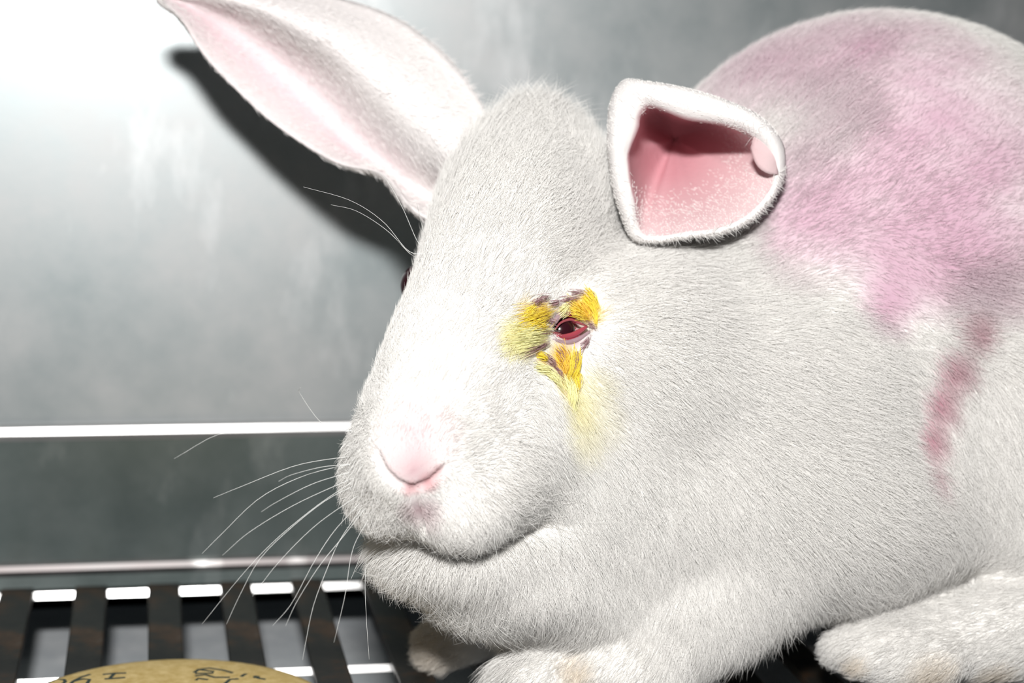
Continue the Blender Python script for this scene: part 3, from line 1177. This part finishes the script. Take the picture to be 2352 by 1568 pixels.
mf, nt, b = nodes_of('rabbit_fur')
an = nt.nodes.new('ShaderNodeAttribute')
an.attribute_name = 'tint'
nt.links.new(an.outputs['Color'], b.inputs['Base Color'])
b.inputs['Roughness'].default_value = 0.7
b.inputs['Specular IOR Level'].default_value = 0.2
M_FUR = mf

if FUR:
    P, n, flow, ln, lf = build_fur()
    col = eye_colour(P, hide_colour(P), True)
    col = col * 0.75 + WHITE * 0.25
    col *= (0.90 + 0.14 * rng.random(len(P)))[:, None]
    pts = strands(P, n, flow, ln, lf)
    print('fur strands', len(P))
    hair_object('fur', pts, np.clip(col, 0, 0.96), 0.0042, M_FUR)

    # wet clumps round the sore eye: root pixel -> tip pixel, spread cm, tint
    Y1, Y2, Y3 = (0.95, 0.72, 0.04), (0.97, 0.92, 0.48), (0.88, 0.52, 0.03)
    CL = [((1185, 765), (1268, 757), 0.13, Y2), ((1165, 790), (1258, 780), 0.13, Y2), ((1160, 808), (1250, 790), 0.10, Y2), ((1180, 775), (1262, 768), 0.12, Y2), ((1190, 738), (1275, 706), 0.12, Y1), ((1200, 752), (1262, 722), 0.14, Y1),
          ((1205, 722), (1222, 702), 0.07, Y1), ((1215, 748), (1256, 752), 0.10, Y1), ((1310, 706), (1346, 736), 0.14, Y1), ((1322, 700), (1352, 738), 0.12, Y3), ((1344, 680), (1370, 730), 0.08, Y1), ((1350, 670), (1376, 715), 0.07, Y1),
          ((1360, 708), (1369, 752), 0.06, Y1), ((1298, 806), (1290, 868), 0.12, Y3), ((1314, 806), (1300, 880), 0.12, Y1), ((1328, 808), (1310, 882), 0.08, Y1), ((1280, 812), (1295, 862), 0.08, Y3), ((1234, 814), (1251, 830), 0.06, Y1),
          ((1230, 842), (1264, 858), 0.07, Y2), ((1250, 845), (1290, 902), 0.08, Y2), ((1292, 862), (1305, 930), 0.10, Y2), ((1310, 872), (1312, 952), 0.10, Y2), ((1322, 850), (1318, 905), 0.08, Y1), ((1285, 720), (1300, 700), 0.08, Y2)]
    BR = (0.32, 0.18, 0.20)
    for q_ in ((1215, 760, 1262, 765), (1225, 800, 1262, 782), (1200, 812, 1250, 792), (1262, 700, 1282, 690), (1230, 690, 1262, 680), (1290, 690, 1330, 685), (1310, 675, 1348, 678), (1250, 815, 1275, 850),
               (1265, 840, 1290, 880), (1335, 800, 1355, 770), (1240, 730, 1272, 740), (1322, 810, 1310, 860), (1222, 700, 1236, 686), (1280, 800, 1285, 840), (1350, 740, 1366, 762)):
        CL.append(((q_[0], q_[1]), (q_[2], q_[3]), 0.07, BR))
    cpts, ccol = [], []
    for (x0, y0), (x1, y1), sp, rgb in CL:
        r0_, r1_ = hit(x0, y0), hit(x1, y1)
        gn0 = unit(grad(d_base, r0_[None])[0])
        gn1 = unit(grad(d_base, r1_[None])[0])
        for _ in range(18 if rgb == BR else 55):
            o1 = rng.normal(size=3) * sp * 1.0
            o2 = o1 * 0.3 + rng.normal(size=3) * 0.02
            ta, tb = rng.uniform(-0.12, 0.3), rng.uniform(0.65, 1.1)
            lift_ = rng.uniform(0.06, 0.2)
            row = []
            for t in np.linspace(ta, tb, STEPS):
                nn_ = gn0 * (1 - t) + gn1 * t
                off = o1 * (1 - t) + o2 * t
                off = off - nn_ * off.dot(nn_)
                row.append(r0_ * (1 - t) + r1_ * t + off + nn_ * (0.01 + lift_ * math.sin(math.pi * (t - ta) / (tb - ta) * 0.9)))
            cpts.append(row)
            k_ = 0 if rgb == BR else rng.random() * 0.25
            ccol.append((np.array(rgb) * (1 - k_) + np.array((0.93, 0.85, 0.45)) * k_) * (0.85 + 0.2 * rng.random()))
    hair_object('stained_fur', np.array(cpts), np.clip(np.array(ccol) * 1.04, 0, 0.97), 0.005, M_FUR)

    # fine hair on the ears
    def ear_hair(v_, f_, dens, ln_, flow_fn, keep_fn, cfn):
        tri = poly_tris(f_)
        a, b_, c_ = v_[tri[:, 0]], v_[tri[:, 1]], v_[tri[:, 2]]
        cr = np.cross(b_ - a, c_ - a)
        ar = np.linalg.norm(cr, axis=1) / 2
        nn = cr / (2 * ar[:, None] + 1e-12)
        N = int(ar.sum() * dens)
        ti = rng.choice(len(tri), N, p=ar / ar.sum())
        u, w = rng.random(N), rng.random(N)
        fl = u + w > 1
        u[fl], w[fl] = 1 - u[fl], 1 - w[fl]
        P = a[ti] + (b_[ti] - a[ti]) * u[:, None] + (c_[ti] - a[ti]) * w[:, None]
        return P, nn[ti]
    P, n = ear_hair(e1v, e1f, 300, 0.2, None, None, None)
    fl = np.tile(np.array((0.85, -0.15, 0.0)), (len(P), 1))
    fl[pix(P)[:, 1] > 250 - 0.0] = (0.8, -0.35, 0)
    pts = strands(P, n, fl, np.full(len(P), 0.26), np.full(len(P), 0.22), 0.18, 0.2)
    col = np.tile(np.array((0.88, 0.85, 0.84)), (len(P), 1)) * (0.92 + 0.1 * rng.random(len(P)))[:, None]
    k1 = rng.random(len(P)) < 0.55
    P2, n2_ = ear_hair(e2v, e2f, 260, 0.2, None, None, None)
    fl2 = np.tile(np.array((0.6, -0.5, 0.2)), (len(P2), 1))
    pp2 = pix(P2)
    cavd = np.hypot((pp2[:, 0] - 1535) / 150, (pp2[:, 1] - 345) / 120)
    k2 = (rng.random(len(P2)) < np.clip(cavd - 0.7, 0, 1)) & (np.hypot(pp2[:, 0] - 1762, pp2[:, 1] - 355) > 48)
    pts2 = strands(P2, n2_, fl2, np.where(cavd > 1.25, 0.36, 0.22), np.where(cavd > 1.25, 0.4, 0.25), 0.3, 0.2)
    col2 = np.tile(np.array((0.88, 0.86, 0.84)), (len(P2), 1)) * (0.92 + 0.1 * rng.random(len(P2)))[:, None]
    hair_object('ear_fur', np.concatenate((pts[k1], pts2[k2])), np.concatenate((col[k1], col2[k2])), 0.0055, M_FUR)
